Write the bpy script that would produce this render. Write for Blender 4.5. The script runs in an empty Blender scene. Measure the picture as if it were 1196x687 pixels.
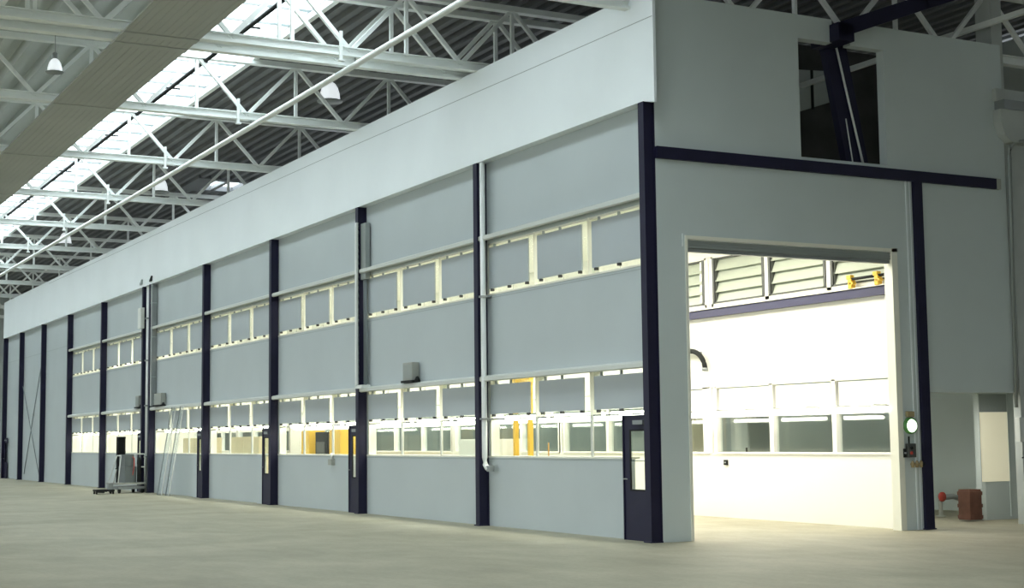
import bpy, bmesh, math, random
from mathutils import Vector, Matrix
random.seed(7)
SC = bpy.context.scene
COL = SC.collection

# ------------------------------------------------------------------ materials
def nodes_of(m):
    m.use_nodes = True
    return m.node_tree.nodes, m.node_tree.links

def mat(name, col, rough=0.55, metal=0.0, noise=0.0, nscale=3.0, bump=0.0, bscale=40.0, emit=None, estr=0.0, spec=0.5):
    m = bpy.data.materials.new(name)
    N, L = nodes_of(m)
    b = N['Principled BSDF']
    b.inputs['Base Color'].default_value = (*col, 1)
    b.inputs['Roughness'].default_value = rough
    b.inputs['Metallic'].default_value = metal
    b.inputs['Specular IOR Level'].default_value = spec
    tc = N.new('ShaderNodeTexCoord')
    if noise > 0:
        n = N.new('ShaderNodeTexNoise'); n.inputs['Scale'].default_value = nscale
        n.inputs['Detail'].default_value = 6
        L.new(tc.outputs['Object'], n.inputs['Vector'])
        r = N.new('ShaderNodeValToRGB')
        r.color_ramp.elements[0].position = 0.3; r.color_ramp.elements[1].position = 0.7
        r.color_ramp.elements[0].color = (*[c * (1 - noise) for c in col], 1)
        r.color_ramp.elements[1].color = (*[min(1, c * (1 + noise)) for c in col], 1)
        L.new(n.outputs['Fac'], r.inputs['Fac']); L.new(r.outputs['Color'], b.inputs['Base Color'])
    if bump > 0:
        n2 = N.new('ShaderNodeTexNoise'); n2.inputs['Scale'].default_value = bscale
        L.new(tc.outputs['Object'], n2.inputs['Vector'])
        bp = N.new('ShaderNodeBump'); bp.inputs['Strength'].default_value = bump
        bp.inputs['Distance'].default_value = 0.01
        L.new(n2.outputs['Fac'], bp.inputs['Height']); L.new(bp.outputs['Normal'], b.inputs['Normal'])
    if emit:
        b.inputs['Emission Color'].default_value = (*emit, 1)
        b.inputs['Emission Strength'].default_value = estr
    return m

def glass_mat(name, tint, gloss=0.12, rough=0.03, diffuse=0.0, dcol=(0.9, 0.95, 0.95)):
    m = bpy.data.materials.new(name)
    N, L = nodes_of(m)
    N.remove(N['Principled BSDF'])
    out = N['Material Output']
    t = N.new('ShaderNodeBsdfTransparent'); t.inputs['Color'].default_value = (*tint, 1)
    g = N.new('ShaderNodeBsdfGlossy'); g.inputs['Roughness'].default_value = rough
    mx = N.new('ShaderNodeMixShader'); mx.inputs['Fac'].default_value = gloss
    L.new(t.outputs[0], mx.inputs[1]); L.new(g.outputs[0], mx.inputs[2])
    last = mx
    if diffuse > 0:
        d = N.new('ShaderNodeBsdfTranslucent'); d.inputs['Color'].default_value = (*dcol, 1)
        d2 = N.new('ShaderNodeBsdfDiffuse'); d2.inputs['Color'].default_value = (*dcol, 1)
        ad = N.new('ShaderNodeMixShader'); ad.inputs['Fac'].default_value = 0.5
        L.new(d.outputs[0], ad.inputs[1]); L.new(d2.outputs[0], ad.inputs[2])
        m2 = N.new('ShaderNodeMixShader'); m2.inputs['Fac'].default_value = diffuse
        L.new(mx.outputs[0], m2.inputs[1]); L.new(ad.outputs[0], m2.inputs[2]); last = m2
    L.new(last.outputs[0], out.inputs['Surface'])
    return m

def floor_mat():
    m = bpy.data.materials.new('dusty_concrete')
    N, L = nodes_of(m); b = N['Principled BSDF']
    tc = N.new('ShaderNodeTexCoord')
    def noise(scale, det=8, dist=0.0, sx=1, sy=1):
        mp = N.new('ShaderNodeMapping'); mp.inputs['Scale'].default_value = (sx, sy, 1)
        L.new(tc.outputs['Object'], mp.inputs['Vector'])
        n = N.new('ShaderNodeTexNoise'); n.inputs['Scale'].default_value = scale
        n.inputs['Detail'].default_value = det; n.inputs['Distortion'].default_value = dist
        L.new(mp.outputs[0], n.inputs['Vector']); return n
    n1 = noise(0.35, 9, 0.6); n2 = noise(2.2, 10, 0.3, 0.5, 1.0); n3 = noise(14, 6)
    r1 = N.new('ShaderNodeValToRGB')
    r1.color_ramp.elements[0].position = 0.35; r1.color_ramp.elements[0].color = FLOOR_A
    r1.color_ramp.elements[1].position = 0.65; r1.color_ramp.elements[1].color = FLOOR_B
    L.new(n1.outputs['Fac'], r1.inputs['Fac'])
    r2 = N.new('ShaderNodeValToRGB')
    r2.color_ramp.elements[0].position = 0.38; r2.color_ramp.elements[0].color = (0.90, 0.90, 0.90, 1)
    r2.color_ramp.elements[1].position = 0.62; r2.color_ramp.elements[1].color = (1.0, 1.0, 1.0, 1)
    L.new(n2.outputs['Fac'], r2.inputs['Fac'])
    mu = N.new('ShaderNodeMix'); mu.data_type = 'RGBA'; mu.blend_type = 'MULTIPLY'; mu.inputs['Factor'].default_value = 1
    L.new(r1.outputs[0], mu.inputs[6]); L.new(r2.outputs[0], mu.inputs[7])
    r3 = N.new('ShaderNodeValToRGB')
    r3.color_ramp.elements[0].position = 0.3; r3.color_ramp.elements[0].color = (0.9, 0.9, 0.9, 1)
    r3.color_ramp.elements[1].position = 0.6; r3.color_ramp.elements[1].color = (1, 1, 1, 1)
    L.new(n3.outputs['Fac'], r3.inputs['Fac'])
    mu2 = N.new('ShaderNodeMix'); mu2.data_type = 'RGBA'; mu2.blend_type = 'MULTIPLY'; mu2.inputs['Factor'].default_value = 1
    L.new(mu.outputs[2], mu2.inputs[6]); L.new(r3.outputs[0], mu2.inputs[7])
    L.new(mu2.outputs[2], b.inputs['Base Color'])
    b.inputs['Roughness'].default_value = 0.6
    b.inputs['Specular IOR Level'].default_value = 0.3
    bp = N.new('ShaderNodeBump'); bp.inputs['Strength'].default_value = 0.1; bp.inputs['Distance'].default_value = 0.01
    L.new(n2.outputs['Fac'], bp.inputs['Height']); L.new(bp.outputs['Normal'], b.inputs['Normal'])
    return m

FLOOR_A = (0.35, 0.325, 0.235, 1); FLOOR_B = (0.44, 0.415, 0.305, 1)
M = {}
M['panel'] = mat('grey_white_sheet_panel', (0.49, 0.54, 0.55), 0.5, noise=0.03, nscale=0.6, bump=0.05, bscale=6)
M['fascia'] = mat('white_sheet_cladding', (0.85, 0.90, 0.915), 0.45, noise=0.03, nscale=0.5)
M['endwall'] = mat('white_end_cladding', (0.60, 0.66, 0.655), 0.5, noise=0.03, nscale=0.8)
M['seam'] = mat('panel_joint', (0.36, 0.40, 0.40), 0.6)
M['navy'] = mat('navy_blue_steel_paint', (0.012, 0.011, 0.036), 0.5, noise=0.12, nscale=2, spec=0.3)
M['navy_in'] = mat('blue_grey_steel_paint', (0.04, 0.04, 0.095), 0.5)
M['ledge'] = mat('light_grey_ledge_metal', (0.62, 0.64, 0.60), 0.5)
M['cream'] = mat('cream_frame_paint', (0.85, 0.84, 0.74), 0.5)
M['inwall'] = mat('white_room_paint', (0.86, 0.85, 0.80), 0.6)
M['flap'] = mat('grey_flap_sheet', (0.44, 0.485, 0.505), 0.45, noise=0.03, nscale=1)
M['hinge'] = mat('black_bracket', (0.03, 0.03, 0.03), 0.5)
M['glass'] = glass_mat('clear_window_glass', (0.93, 0.96, 0.94), 0.06, 0.02)
M['skyglass'] = glass_mat('rooflight_glazing', (0.97, 0.99, 1.0), 0.02, 0.1, 0.12)
M['skydirty'] = glass_mat('dusty_rooflight_glazing', (0.80, 0.86, 0.88), 0.02, 0.2, 0.35)
M['plastic'] = glass_mat('thin_clear_sheet', (0.93, 0.95, 0.96), 0.08, 0.15, 0.12)
M['truss'] = mat('white_truss_paint', (0.84, 0.87, 0.85), 0.45, noise=0.03, nscale=1)
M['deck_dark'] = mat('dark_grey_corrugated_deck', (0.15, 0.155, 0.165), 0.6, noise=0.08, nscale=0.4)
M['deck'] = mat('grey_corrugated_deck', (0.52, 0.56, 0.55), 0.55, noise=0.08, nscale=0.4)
M['liner'] = mat('smooth_brown_grey_liner', (0.40, 0.41, 0.39), 0.7, noise=0.08, nscale=0.3)
M['white_pipe'] = mat('white_plastic_pipe', (0.78, 0.80, 0.78), 0.4)
M['grey_pipe'] = mat('grey_cable', (0.20, 0.23, 0.24), 0.5)
M['dark'] = mat('dark_rubber', (0.02, 0.022, 0.022), 0.75, spec=0.2)
M['mid'] = mat('mid_grey_metal', (0.28, 0.30, 0.30), 0.45, 0.3)
M['boxgrey'] = mat('grey_box_enamel', (0.36, 0.37, 0.33), 0.5)
M['boxwhite'] = mat('white_box_enamel', (0.74, 0.76, 0.72), 0.5)
M['yellow'] = mat('yellow_paint', (0.80, 0.50, 0.06), 0.5)
M['wood'] = mat('orange_wood', (0.60, 0.34, 0.10), 0.6, noise=0.2, nscale=6)
M['crate'] = mat('red_brown_wood', (0.15, 0.065, 0.045), 0.75, noise=0.3, nscale=4)
M['red'] = mat('red_paint', (0.55, 0.07, 0.05), 0.5)
M['concrete'] = mat('grey_concrete', (0.50, 0.53, 0.51), 0.85, noise=0.08, nscale=1.5, bump=0.2, bscale=12)
M['hallwall'] = mat('hall_wall_paint', (0.50, 0.54, 0.53), 0.8, noise=0.05, nscale=0.5)
M['tube'] = mat('lit_fluorescent_tube', (1, 1, 1), 0.4, emit=(1.0, 0.96, 0.84), estr=16.0)
M['lens_green'] = mat('lit_indicator_lens', (0.9, 1, 0.9), 0.4, emit=(0.85, 1.0, 0.75), estr=2.6)
M['lens_rim'] = mat('green_indicator_rim', (0.10, 0.30, 0.08), 0.4)
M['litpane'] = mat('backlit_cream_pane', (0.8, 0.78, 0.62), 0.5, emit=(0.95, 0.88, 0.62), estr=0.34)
M['shade'] = mat('white_enamel_shade', (0.88, 0.90, 0.90), 0.3, emit=(0.9, 0.96, 1.0), estr=0.7)
M['floor'] = floor_mat()
M['brass'] = mat('worn_brass', (0.42, 0.33, 0.18), 0.5, 0.4)
M['shutter'] = mat('grey_shutter_metal', (0.33, 0.36, 0.35), 0.45, 0.2)
M['cab'] = mat('dark_grey_cabinet', (0.13,0.15,0.15), 0.5)
M['blade'] = mat('frosted_louvre_blade', (0.42,0.46,0.38), 0.4)
M['louvre'] = mat('dark_louvre_frame', (0.07,0.075,0.07), 0.5)
M['roller'] = mat('pale_wood_board', (0.62, 0.55, 0.38), 0.7)

# ------------------------------------------------------------------ mesh helpers
class MB:
    def __init__(s): s.v = []; s.f = []; s.sm = []
    def add(s, vs, fs, smooth=False):
        o = len(s.v); s.v += [tuple(v) for v in vs]
        s.f += [tuple(i + o for i in f) for f in fs]; s.sm += [smooth] * len(fs)
        return s
    def box(s, x0, x1, y0, y1, z0, z1):
        if x0 > x1: x0, x1 = x1, x0
        if y0 > y1: y0, y1 = y1, y0
        vs = [(x0,y0,z0),(x1,y0,z0),(x1,y1,z0),(x0,y1,z0),(x0,y0,z1),(x1,y0,z1),(x1,y1,z1),(x0,y1,z1)]
        return s.add(vs, [(0,3,2,1),(4,5,6,7),(0,1,5,4),(1,2,6,5),(2,3,7,6),(3,0,4,7)])
    def bar(s, a, b, w, h, up=(0,0,1)):
        a = Vector(a); b = Vector(b); d = (b - a).normalized(); up = Vector(up)
        if abs(d.dot(up)) > 0.99: up = Vector((0,1,0))
        sx = d.cross(up).normalized() * w / 2; sz = sx.cross(d).normalized() * h / 2
        vs = [p + i * sx + j * sz for p in (a, b) for i, j in ((-1,-1),(1,-1),(1,1),(-1,1))]
        return s.add(vs, [(0,1,2,3),(7,6,5,4),(0,4,5,1),(1,5,6,2),(2,6,7,3),(3,7,4,0)])
    def tube(s, pts, r, n=10, cap=True):
        pts = [Vector(p) for p in pts]; rings = []; up0 = None
        for i, p in enumerate(pts):
            d = ((pts[min(i+1, len(pts)-1)] - pts[max(i-1, 0)])).normalized()
            ref = Vector((0,0,1)) if abs(d.z) < 0.9 else Vector((0,1,0))
            x = d.cross(ref).normalized(); y = x.cross(d).normalized()
            rr = r[i] if isinstance(r, (list, tuple)) else r
            rings.append([p + rr * (math.cos(t) * x + math.sin(t) * y) for t in [2*math.pi*k/n for k in range(n)]])
        vs = [v for R in rings for v in R]; fs = []
        for i in range(len(pts) - 1):
            for k in range(n):
                fs.append((i*n+k, i*n+(k+1)%n, (i+1)*n+(k+1)%n, (i+1)*n+k))
        s.add(vs, fs, True)
        if cap:
            o = len(s.v) - len(vs)
            s.f.append(tuple(o + k for k in range(n))); s.sm.append(False)
            s.f.append(tuple(o + (len(pts)-1)*n + k for k in reversed(range(n)))); s.sm.append(False)
        return s
    def lathe(s, c, prof, n=20, axis='z'):
        vs = []; fs = []
        for (r, z) in prof:
            for k in range(n):
                t = 2*math.pi*k/n
                if axis == 'z': vs.append((c[0]+r*math.cos(t), c[1]+r*math.sin(t), c[2]+z))
                elif axis == 'x': vs.append((c[0]+z, c[1]+r*math.cos(t), c[2]+r*math.sin(t)))
                else: vs.append((c[0]+r*math.cos(t), c[1]+z, c[2]+r*math.sin(t)))
        for i in range(len(prof)-1):
            for k in range(n):
                fs.append((i*n+k, i*n+(k+1)%n, (i+1)*n+(k+1)%n, (i+1)*n+k))
        return s.add(vs, fs, True)
    def prism(s, poly, axis, a, b):
        n = len(poly)
        def P(u, v, w):
            return {'x': (w,u,v), 'y': (u,w,v), 'z': (u,v,w)}[axis]
        vs = [P(u,v,a) for u,v in poly] + [P(u,v,b) for u,v in poly]
        fs = [tuple(range(n)), tuple(reversed(range(n, 2*n)))] + [(i, i+n, (i+1)%n+n, (i+1)%n) for i in range(n)]
        return s.add(vs, fs)
    def mesh(s, name, m):
        me = bpy.data.meshes.new(name); me.from_pydata(s.v, [], s.f); me.update()
        me.polygons.foreach_set('use_smooth', s.sm)
        bm = bmesh.new(); bm.from_mesh(me); bmesh.ops.recalc_face_normals(bm, faces=bm.faces[:]); bm.to_mesh(me); bm.free()
        me.materials.append(m); return me
    def build(s, name, m, parent=None, loc=None, rz=0, bevel=0, keep=False):
        """links one mesh object; without a parent the origin goes to the base centre"""
        off = Vector((0,0,0))
        if parent is None and not keep and s.v:
            xs = [v[0] for v in s.v]; ys = [v[1] for v in s.v]; zs = [v[2] for v in s.v]
            off = Vector(((min(xs)+max(xs))/2, (min(ys)+max(ys))/2, min(zs)))
            s.v = [tuple(Vector(v) - off) for v in s.v]
        me = s.mesh(name, m)
        o = bpy.data.objects.new(name, me); COL.objects.link(o)
        o.location = off if loc is None else loc
        o.rotation_euler[2] = rz
        if parent is not None: o.parent = parent
        if bevel:
            b = o.modifiers.new('bevel', 'BEVEL'); b.width = bevel; b.segments = 2; b.limit_method = 'ANGLE'
        return o

def tag(o, label=None, cat=None, group=None, kind=None):
    if label: o['label'] = label
    if cat: o['category'] = cat
    if group: o['group'] = group
    if kind: o['kind'] = kind
    return o
def empty(name, loc, label, cat, group=None, kind=None, rz=0):
    e = bpy.data.objects.new(name, None); COL.objects.link(e)
    e.location = loc; e.rotation_euler[2] = rz; e.empty_display_size = 0.2
    return tag(e, label, cat, group, kind)
def copy_tree(o, parent=None, **kw):
    c = o.copy(); COL.objects.link(c)
    if parent is not None: c.parent = parent
    for ch in list(o.children): copy_tree(ch, c)
    return c

# ------------------------------------------------------------------ measured layout (metres)
# navy columns: left edge of the front face, width 0.16, depth 0.22
CW, CD = 0.17, 0.22
XL = {0: -0.17, 1: -6.38, 2: -12.73, 3: -19.07, 4: -25.51, 5: -33.03, 6: -39.47, 7: -45.78, 8: -51.62, 9: -57.2}
X5B = -32.05                      # the second of the paired columns
XEND = -61.88
ZF, ZT = 7.31, 9.21               # fascia underside, fascia top
YP = 0.22                         # plane of the panels between the columns
YPI = 0.34                        # inside face of the front wall
YFI, YFO = 5.6, 5.8               # far long wall, inside and outside
SILL, LED1, UP0, UP1, LED2 = 1.35, 2.86, 4.60, 5.66, 5.66
bays = []                         # (right edge at column, left edge at column)
order = [XL[0], XL[1], XL[2], XL[3], XL[4], X5B, XL[6], XL[7]]
bays = [(XL[0], XL[1]+CW), (XL[1], XL[2]+CW), (XL[2], XL[3]+CW), (XL[3], XL[4]+CW), (XL[4], X5B+CW), (XL[5], XL[6]+CW), (XL[6], XL[7]+CW)]
ORD = ['nearest', 'second', 'third', 'fourth', 'fifth', 'sixth', 'seventh']
DOORS = {0: (-0.99, XL[0]), 1: None, 2: (-13.44, XL[2]), 3: (-19.70, XL[3]), 4: (-26.05, XL[4]), 5: (-33.55, XL[5])}
door_at_bay = {0: 0, 2: 2, 3: 3, 4: 4, 5: 5}   # door stands just left of column k, in bay k
bay_of_col = {0: 0, 2: 2, 3: 3, 4: 4, 5: 5}

# ------------------------------------------------------------------ floor, hall shell
f = MB(); f.box(-74, 36, -26, 14, -0.3, 0)
tag(f.build('floor', M['floor'], keep=True), kind='structure', label='dusty beige grey concrete hall floor')

def corrugated(x0, x1, y0, y1, z, period, depth, thick=0.05):
    mb = MB(); prof = []; y = y0
    while y < y1 - 1e-6:
        for fy, dz in ((0, 0), (0.30, 0), (0.42, depth), (0.80, depth), (0.92, 0)):
            if y + fy*period <= y1: prof.append((y + fy*period, z + dz))
        y += period
    prof.append((y1, z))
    n = len(prof); vs = []
    for (yy, zz) in prof: vs += [(x0, yy, zz), (x1, yy, zz)]
    fs = [(2*i, 2*i+1, 2*i+3, 2*i+2) for i in range(n-1)]
    o = len(vs)
    for (yy, zz) in prof: vs += [(x0, yy, zz+thick), (x1, yy, zz+thick)]
    fs += [(o+2*i, o+2*i+2, o+2*i+3, o+2*i+1) for i in range(n-1)]
    mb.add(vs, fs); return mb
ZR = 10.78
LY0, LY1 = -7.2, -5.8
YS0, YS1 = -4.53, -2.55            # rooflight strip
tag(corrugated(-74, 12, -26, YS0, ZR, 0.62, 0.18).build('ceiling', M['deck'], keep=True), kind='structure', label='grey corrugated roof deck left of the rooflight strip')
# right deck has a small rooflight hole near X -29
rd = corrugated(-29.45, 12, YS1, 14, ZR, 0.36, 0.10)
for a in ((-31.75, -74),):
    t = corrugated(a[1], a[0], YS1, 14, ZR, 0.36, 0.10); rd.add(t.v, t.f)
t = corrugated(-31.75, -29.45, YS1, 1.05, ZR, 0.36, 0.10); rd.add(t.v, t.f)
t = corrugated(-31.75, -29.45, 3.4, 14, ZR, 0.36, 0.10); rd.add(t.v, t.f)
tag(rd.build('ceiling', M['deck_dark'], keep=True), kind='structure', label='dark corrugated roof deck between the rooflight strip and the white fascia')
lb = MB(); lb.box(-74, 12, LY0, LY1, 9.165, 9.195)
for k in range(9):
    yy = LY0+0.10 + k*(LY1-LY0-0.2)/8.3; lb.box(-74, 12, yy, yy+0.015, 9.158, 9.167)
for tx in (-0.42, -6.2, -6.95, -12.65, -19.0, -25.6, -32.1, -38.7, -45.3, -52.0): lb.box(tx-0.13, tx+0.13, LY0, LY1, 9.145, 9.167)
tag(lb.build('ceiling', M['liner'], keep=True), kind='structure', label='flat brown-grey soffit strip hung left of the rooflights')
w = MB(); w.box(-74.3, -74, -26, 14, 0, 11); tag(w.build('wall_far_end', M['hallwall'], keep=True), kind='structure', label='hall end wall beyond the white building')
w = MB(); w.box(-74, -2.0, 12.2, 12.45, 0, 3.2); w.box(-74, -60, 12.2, 12.45, 3.2, 10.6); w.box(-9, -2.0, 12.2, 12.45, 3.2, 10.6); w.box(-60, -9, 12.2, 12.45, 7.6, 10.6); w.box(-2.0, 36, 14, 14.25, 0, 10.6); w.box(-2.15, -2.0, 12.2, 14.25, 0, 10.6)  # unseen gap above the low wall added to bring daylight in behind
tag(w.build('wall_back', M['hallwall'], keep=True), kind='structure', label='hall side wall behind the white building')
# hall side behind the camera: unseen wall put in with openings sized for daylight
w = MB(); w.box(-74, 36, -26.25, -26, 0, 4.2); w.box(-74, 36, -26.25, -26, 10.0, 11)
for x in range(-70, 36, 8): w.box(x-0.3, x+0.3, -26.25, -26, 4.2, 10.0)
tag(w.build('wall_left', M['hallwall'], keep=True), kind='structure', label='unseen hall side wall opposite the fascia, openings sized for daylight')
w = MB(); w.box(36, 36.25, -26, 14, 0, 6.2); w.box(36, 36.25, -26, 14, 8.0, 11)  # unseen wall put in to hold back daylight from this end
tag(w.build('wall_right', M['hallwall'], keep=True), kind='structure', label='hall end wall behind the viewer')
rr = corrugated(12, 36, -26, 14, ZR, 0.55, 0.12)
tag(rr.build('ceiling', M['deck'], keep=True), kind='structure', label='grey corrugated roof deck behind the viewer')

# ------------------------------------------------------------------ rooflights
TX = [-0.42, -6.2, -6.95, -12.65, -19.0, -25.6, -32.1, -38.7, -45.3, -52.0, -58.6, -65.2, -71.8]
wn = [0]
def win_root(label, loc=(0,0,0)):
    wn[0] += 1
    e = bpy.data.objects.new('window_%d' % wn[0], None); COL.objects.link(e); e.location = loc
    e['kind'] = 'structure'; e['label'] = label; e.empty_display_size = 0.3
    return e
sky_edges = [(12, 0.2), (0.0, -6.1), (-6.25, -12.55), (-12.7, -18.9), (-19.05, -25.5), (-25.65, -32.0), (-32.15, -38.6), (-38.75, -45.2), (-45.35, -51.9), (-52.05, -58.5), (-58.65, -65.1), (-65.25, -74)]
for i, (xa, xb) in enumerate(sky_edges):
    r = win_root('rooflight section number %d along the glazed roof strip' % (i+1), ((xa+xb)/2, YS0, ZR))
    c = (xa+xb)/2
    ym = -3.05 - YS0
    p = MB(); p.box(xb-c, xa-c, 0.0, ym, 0.05, 0.07); p.build('pane', M['skyglass'], r)
    p = MB(); p.box(xb-c, xa-c, ym, YS1-YS0, 0.05, 0.07); p.build('dusty_pane', M['skydirty'], r)
    fr = MB()
    n = max(2, int(round((xa-xb)/1.25)))
    for k in range(n+1):
        x = xb-c + (xa-xb)*k/n
        fr.box(x-0.02, x+0.02, 0, YS1-YS0, 0.0, 0.05)
    for yy in (0.0, 1.06, YS1-YS0-0.05): fr.box(xb-c, xa-c, yy-0.02, yy+0.02, 0.0, 0.05)
    fr.build('glazing_bar', M['mid'], r)
    lk = MB(); lk.box(xb-c+1.0, xb-c+2.3, 0.85, 0.9, -0.06, -0.02); lk.box(xb-c+2.26, xb-c+2.3, 0.85, 1.3, -0.06, -0.02)
    lk.build('opening_gear', M['dark'], r)
r = win_root('small separate rooflight in the dark roof above the fascia', (-30.6, 2.25, ZR))
MB().box(-0.95, 0.95, -0.6, 0.6, 0.12, 0.14).build('pane', M['skyglass'], r)
fr = MB(); fr.box(-1.35, -0.95, -1.3, 1.3, -0.03, 0.16); fr.box(0.95, 1.35, -1.3, 1.3, -0.03, 0.16); fr.box(-0.95, 0.95, -1.3, -0.6, -0.03, 0.16); fr.box(-0.95, 0.95, 0.6, 1.3, -0.03, 0.16)
fr.build('curb', M['deck_dark'], r)
MB().box(-0.95, 0.95, -0.22, -0.06, -0.02, 0.11).build('glazing_bar', M['mid'], r)

# ------------------------------------------------------------------ roof trusses
ZB, ZTP = 9.32, 10.66
def truss(x, z0, label):
    e = empty('roof_truss', (x, 0, z0), label, 'roof truss', 'white lattice roof trusses')
    return e
tproto = None
tlabels = ['white lattice truss just above the end wall top', 'white lattice truss nearest the viewer over the rooflights, front one of the close pair', 'white lattice truss right behind the nearest, rear one of the close pair',
  'second truss line back from the close pair, bell lamp hanging behind it', 'white roof truss over the third navy column', 'white roof truss over the fourth navy column past the small separate rooflight', 'white roof truss over the paired navy columns',
  'white roof truss one line beyond the paired navy columns', 'white roof truss two lines beyond the paired navy columns', 'white roof truss three lines beyond the paired navy columns',
  'white roof truss four lines beyond the paired navy columns', 'white roof truss second from the far hall end', 'farthest white roof truss at the hall end']
YB = [-0.35 + 2.4*k for k in range(-10, 6)]    # bottom nodes
for i, x in enumerate(TX):
    z0 = ZB - 0.1
    H = ZTP - z0
    if tproto is None:
        e = empty('roof_truss', (x, 0, z0), tlabels[i], 'roof truss', 'white lattice roof trusses')
        c = MB(); c.box(-0.09, 0.09, -26, 12.2, -0.02, 0.02); c.box(-0.09, 0.09, -26, 12.2, 0.14, 0.16); c.box(-0.015, 0.015, -26, 12.2, 0, 0.16)
        c.box(-0.09,-0.075,-26,12.2,-0.02,0.16)
        c.build('bottom_chord', M['truss'], e)
        c = MB(); c.box(-0.09, 0.09, -26, 12.2, H-0.12, H); c.build('top_chord', M['truss'], e)
        dm = MB().bar((0,0,0.1), (0,1.2,H-0.06), 0.08, 0.08).mesh('diagonal', M['truss'])
        dm2 = MB().bar((0,0,0.1), (0,-1.2,H-0.06), 0.08, 0.08).mesh('diagonal', M['truss'])
        vm = MB().bar((0,0,0.1), (0,0,H-0.06), 0.07, 0.07).mesh('vertical', M['truss'])
        for yb in YB:
            if yb < -21: continue
            for mm, nm, yy in ((dm, 'diagonal', yb), (dm2, 'diagonal', yb), (vm, 'vertical', yb+1.2)):
                if yy > 12: continue
                o = bpy.data.objects.new(nm, mm); COL.objects.link(o); o.parent = e; o.location = (0, yy, 0)
        tproto = e; T0E = e
    else:
        e = copy_tree(tproto); e.location = (x, 0, z0); e['label'] = tlabels[i]

def thing(mb, name, m, label, cat, group=None, bevel=0, keep=False):
    return tag(mb.build(name, m, bevel=bevel, keep=keep), label, cat, group)

CABY = -3.75
T0E.location.z -= 0.22; T0E.location.y = 0.35
# long members along the hall
e = empty('service_pipe', (-31, -2.68, 9.05), 'long white pipe running down the hall below the trusses', 'pipe')
p = MB(); p.tube([(34, 0.02, 0), (-43, 0.05, 0)], 0.06, 12); p.build('pipe', M['truss'], e)
for k, x in enumerate(TX[1:]):
    if k == 1: continue
    h = MB(); h.tube([(x+31, 0.03, 0.03), (x+31, 0.03, ZB-0.12-9.05)], 0.014, 6); h.build('hanger', M['mid'], e)
e = empty('cable_run', (-31, CABY, 10.5), 'dark cable running lengthwise across the bright rooflights', 'cable')
p = MB(); p.tube([(34, 0, 0), (-43, 0, 0)], 0.045, 8); p.build('cable', M['dark'], e)
for x in (TX[1:2] + TX[3:]):
    h = MB(); h.box(x+31-0.05, x+31+0.05, -0.05, 0.05, -0.03, 0.10); h.build('clip', M['dark'], e)
p = MB(); p.box(-74, 12, YS1-0.09, YS1+0.03, ZTP-0.02, ZTP+0.12)
thing(p, 'roof_purlin', M['truss'], 'white purlin along the right edge of the glazed roof strip', 'purlin', 'white purlins edging the rooflights', keep=True)
for yy, lab in ((-8.6, 'white purlin over the corrugated deck far left'),):
    p = MB(); p.box(-74, 12, yy-0.05, yy+0.05, ZTP, ZTP+0.12); thing(p, 'roof_purlin', M['truss'], lab, 'purlin', keep=True)
# hanging tie rods with clamps seen in the rooflights
for i in (1, 3, 4, 5, 6, 7):
    x = TX[i]
    e = empty('hanging_bracket', (x+0.14, -3.0, ZB-0.16), 'short white drop bracket clamped on the %s truss beside the rooflights' % (ORD[min(6, i if i == 1 else i-1)] if i > 1 else 'nearest'), 'bracket', 'drop brackets on the truss chords')
    MB().box(-0.02, 0.02, -0.03, 0.03, -0.06, 0.5).build('strap', M['truss'], e)
    MB().box(-0.05, 0.05, -0.06, 0.06, -0.10, -0.06).build('foot', M['truss'], e)

# bell lamps
def bell(x, y, z, label, k=1.0):
    e = empty('bell_lamp', (x, y, z), label, 'lamp', 'bell shaped hanging lamps')
    MB().lathe((0,0,0), [(0.26,0),(0.255,0.06),(0.24,0.18),(0.20,0.32),(0.14,0.42),(0.07,0.47),(0.0,0.48)], 24).build('lamp_shade', M['shade'], e)
    MB().lathe((0,0,0), [(0.0,-0.03),(0.31,-0.03),(0.32,0.0),(0.27,0.015)], 24).build('rim', M['mid'], e)
    MB().lathe((0,0,0.46), [(0.07,0),(0.09,0.04),(0.09,0.2),(0.05,0.24),(0,0.25)], 16).build('ballast_housing', M['mid'], e)
    MB().tube([(0,0,0.7),(0,0,(10.70-z)/k)], 0.012, 6).build('suspension_rod', M['mid'], e)
    return e
LAMPS = [(385, 118, -13.6, 'bell lamp hanging nearest, between the first trusses and the fascia'),
         (187, 224, -29.5, 'bell lamp hanging halfway down the hall left of the small separate rooflight'),
         (76, 285, -43.5, 'farthest bell lamp, small and white low over the fascia'),
         (64, 84, -11.4, 'bell lamp hanging under the corrugated deck at upper left')]

# ------------------------------------------------------------------ camera (needed to place lamps along a sight line of the survey)
CAM = dict(cx=20.818, cy=-13.6111, yaw=61.9585, pitch=5.523, roll=-0.6525, f=1760.4568)
ya, pi_, ro = [math.radians(CAM[k]) for k in ('yaw', 'pitch', 'roll')]
fw = Vector((-math.sin(ya)*math.cos(pi_), math.cos(ya)*math.cos(pi_), math.sin(pi_)))
rt = Vector((math.cos(ya), math.sin(ya), 0)); up = rt.cross(fw)
c_, s_ = math.cos(ro), math.sin(ro)
r2 = c_*rt + s_*up; u2 = -s_*rt + c_*up
CP = Vector((CAM['cx'], CAM['cy'], 1.7))
cam = bpy.data.cameras.new('camera'); co = bpy.data.objects.new('camera', cam); COL.objects.link(co)
cam.sensor_width = 36; cam.lens = CAM['f']/1196*36; cam.clip_end = 300
mw = Matrix.Identity(4)
for i in range(3):
    mw[i][0] = r2[i]; mw[i][1] = u2[i]; mw[i][2] = -fw[i]; mw[i][3] = CP[i]
co.matrix_world = mw; SC.camera = co
def onx(px, py, X):
    d = fw + (px-598)/CAM['f']*r2 - (py-343.5)/CAM['f']*u2
    return CP + d*((X-CP.x)/d.x)
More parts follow.
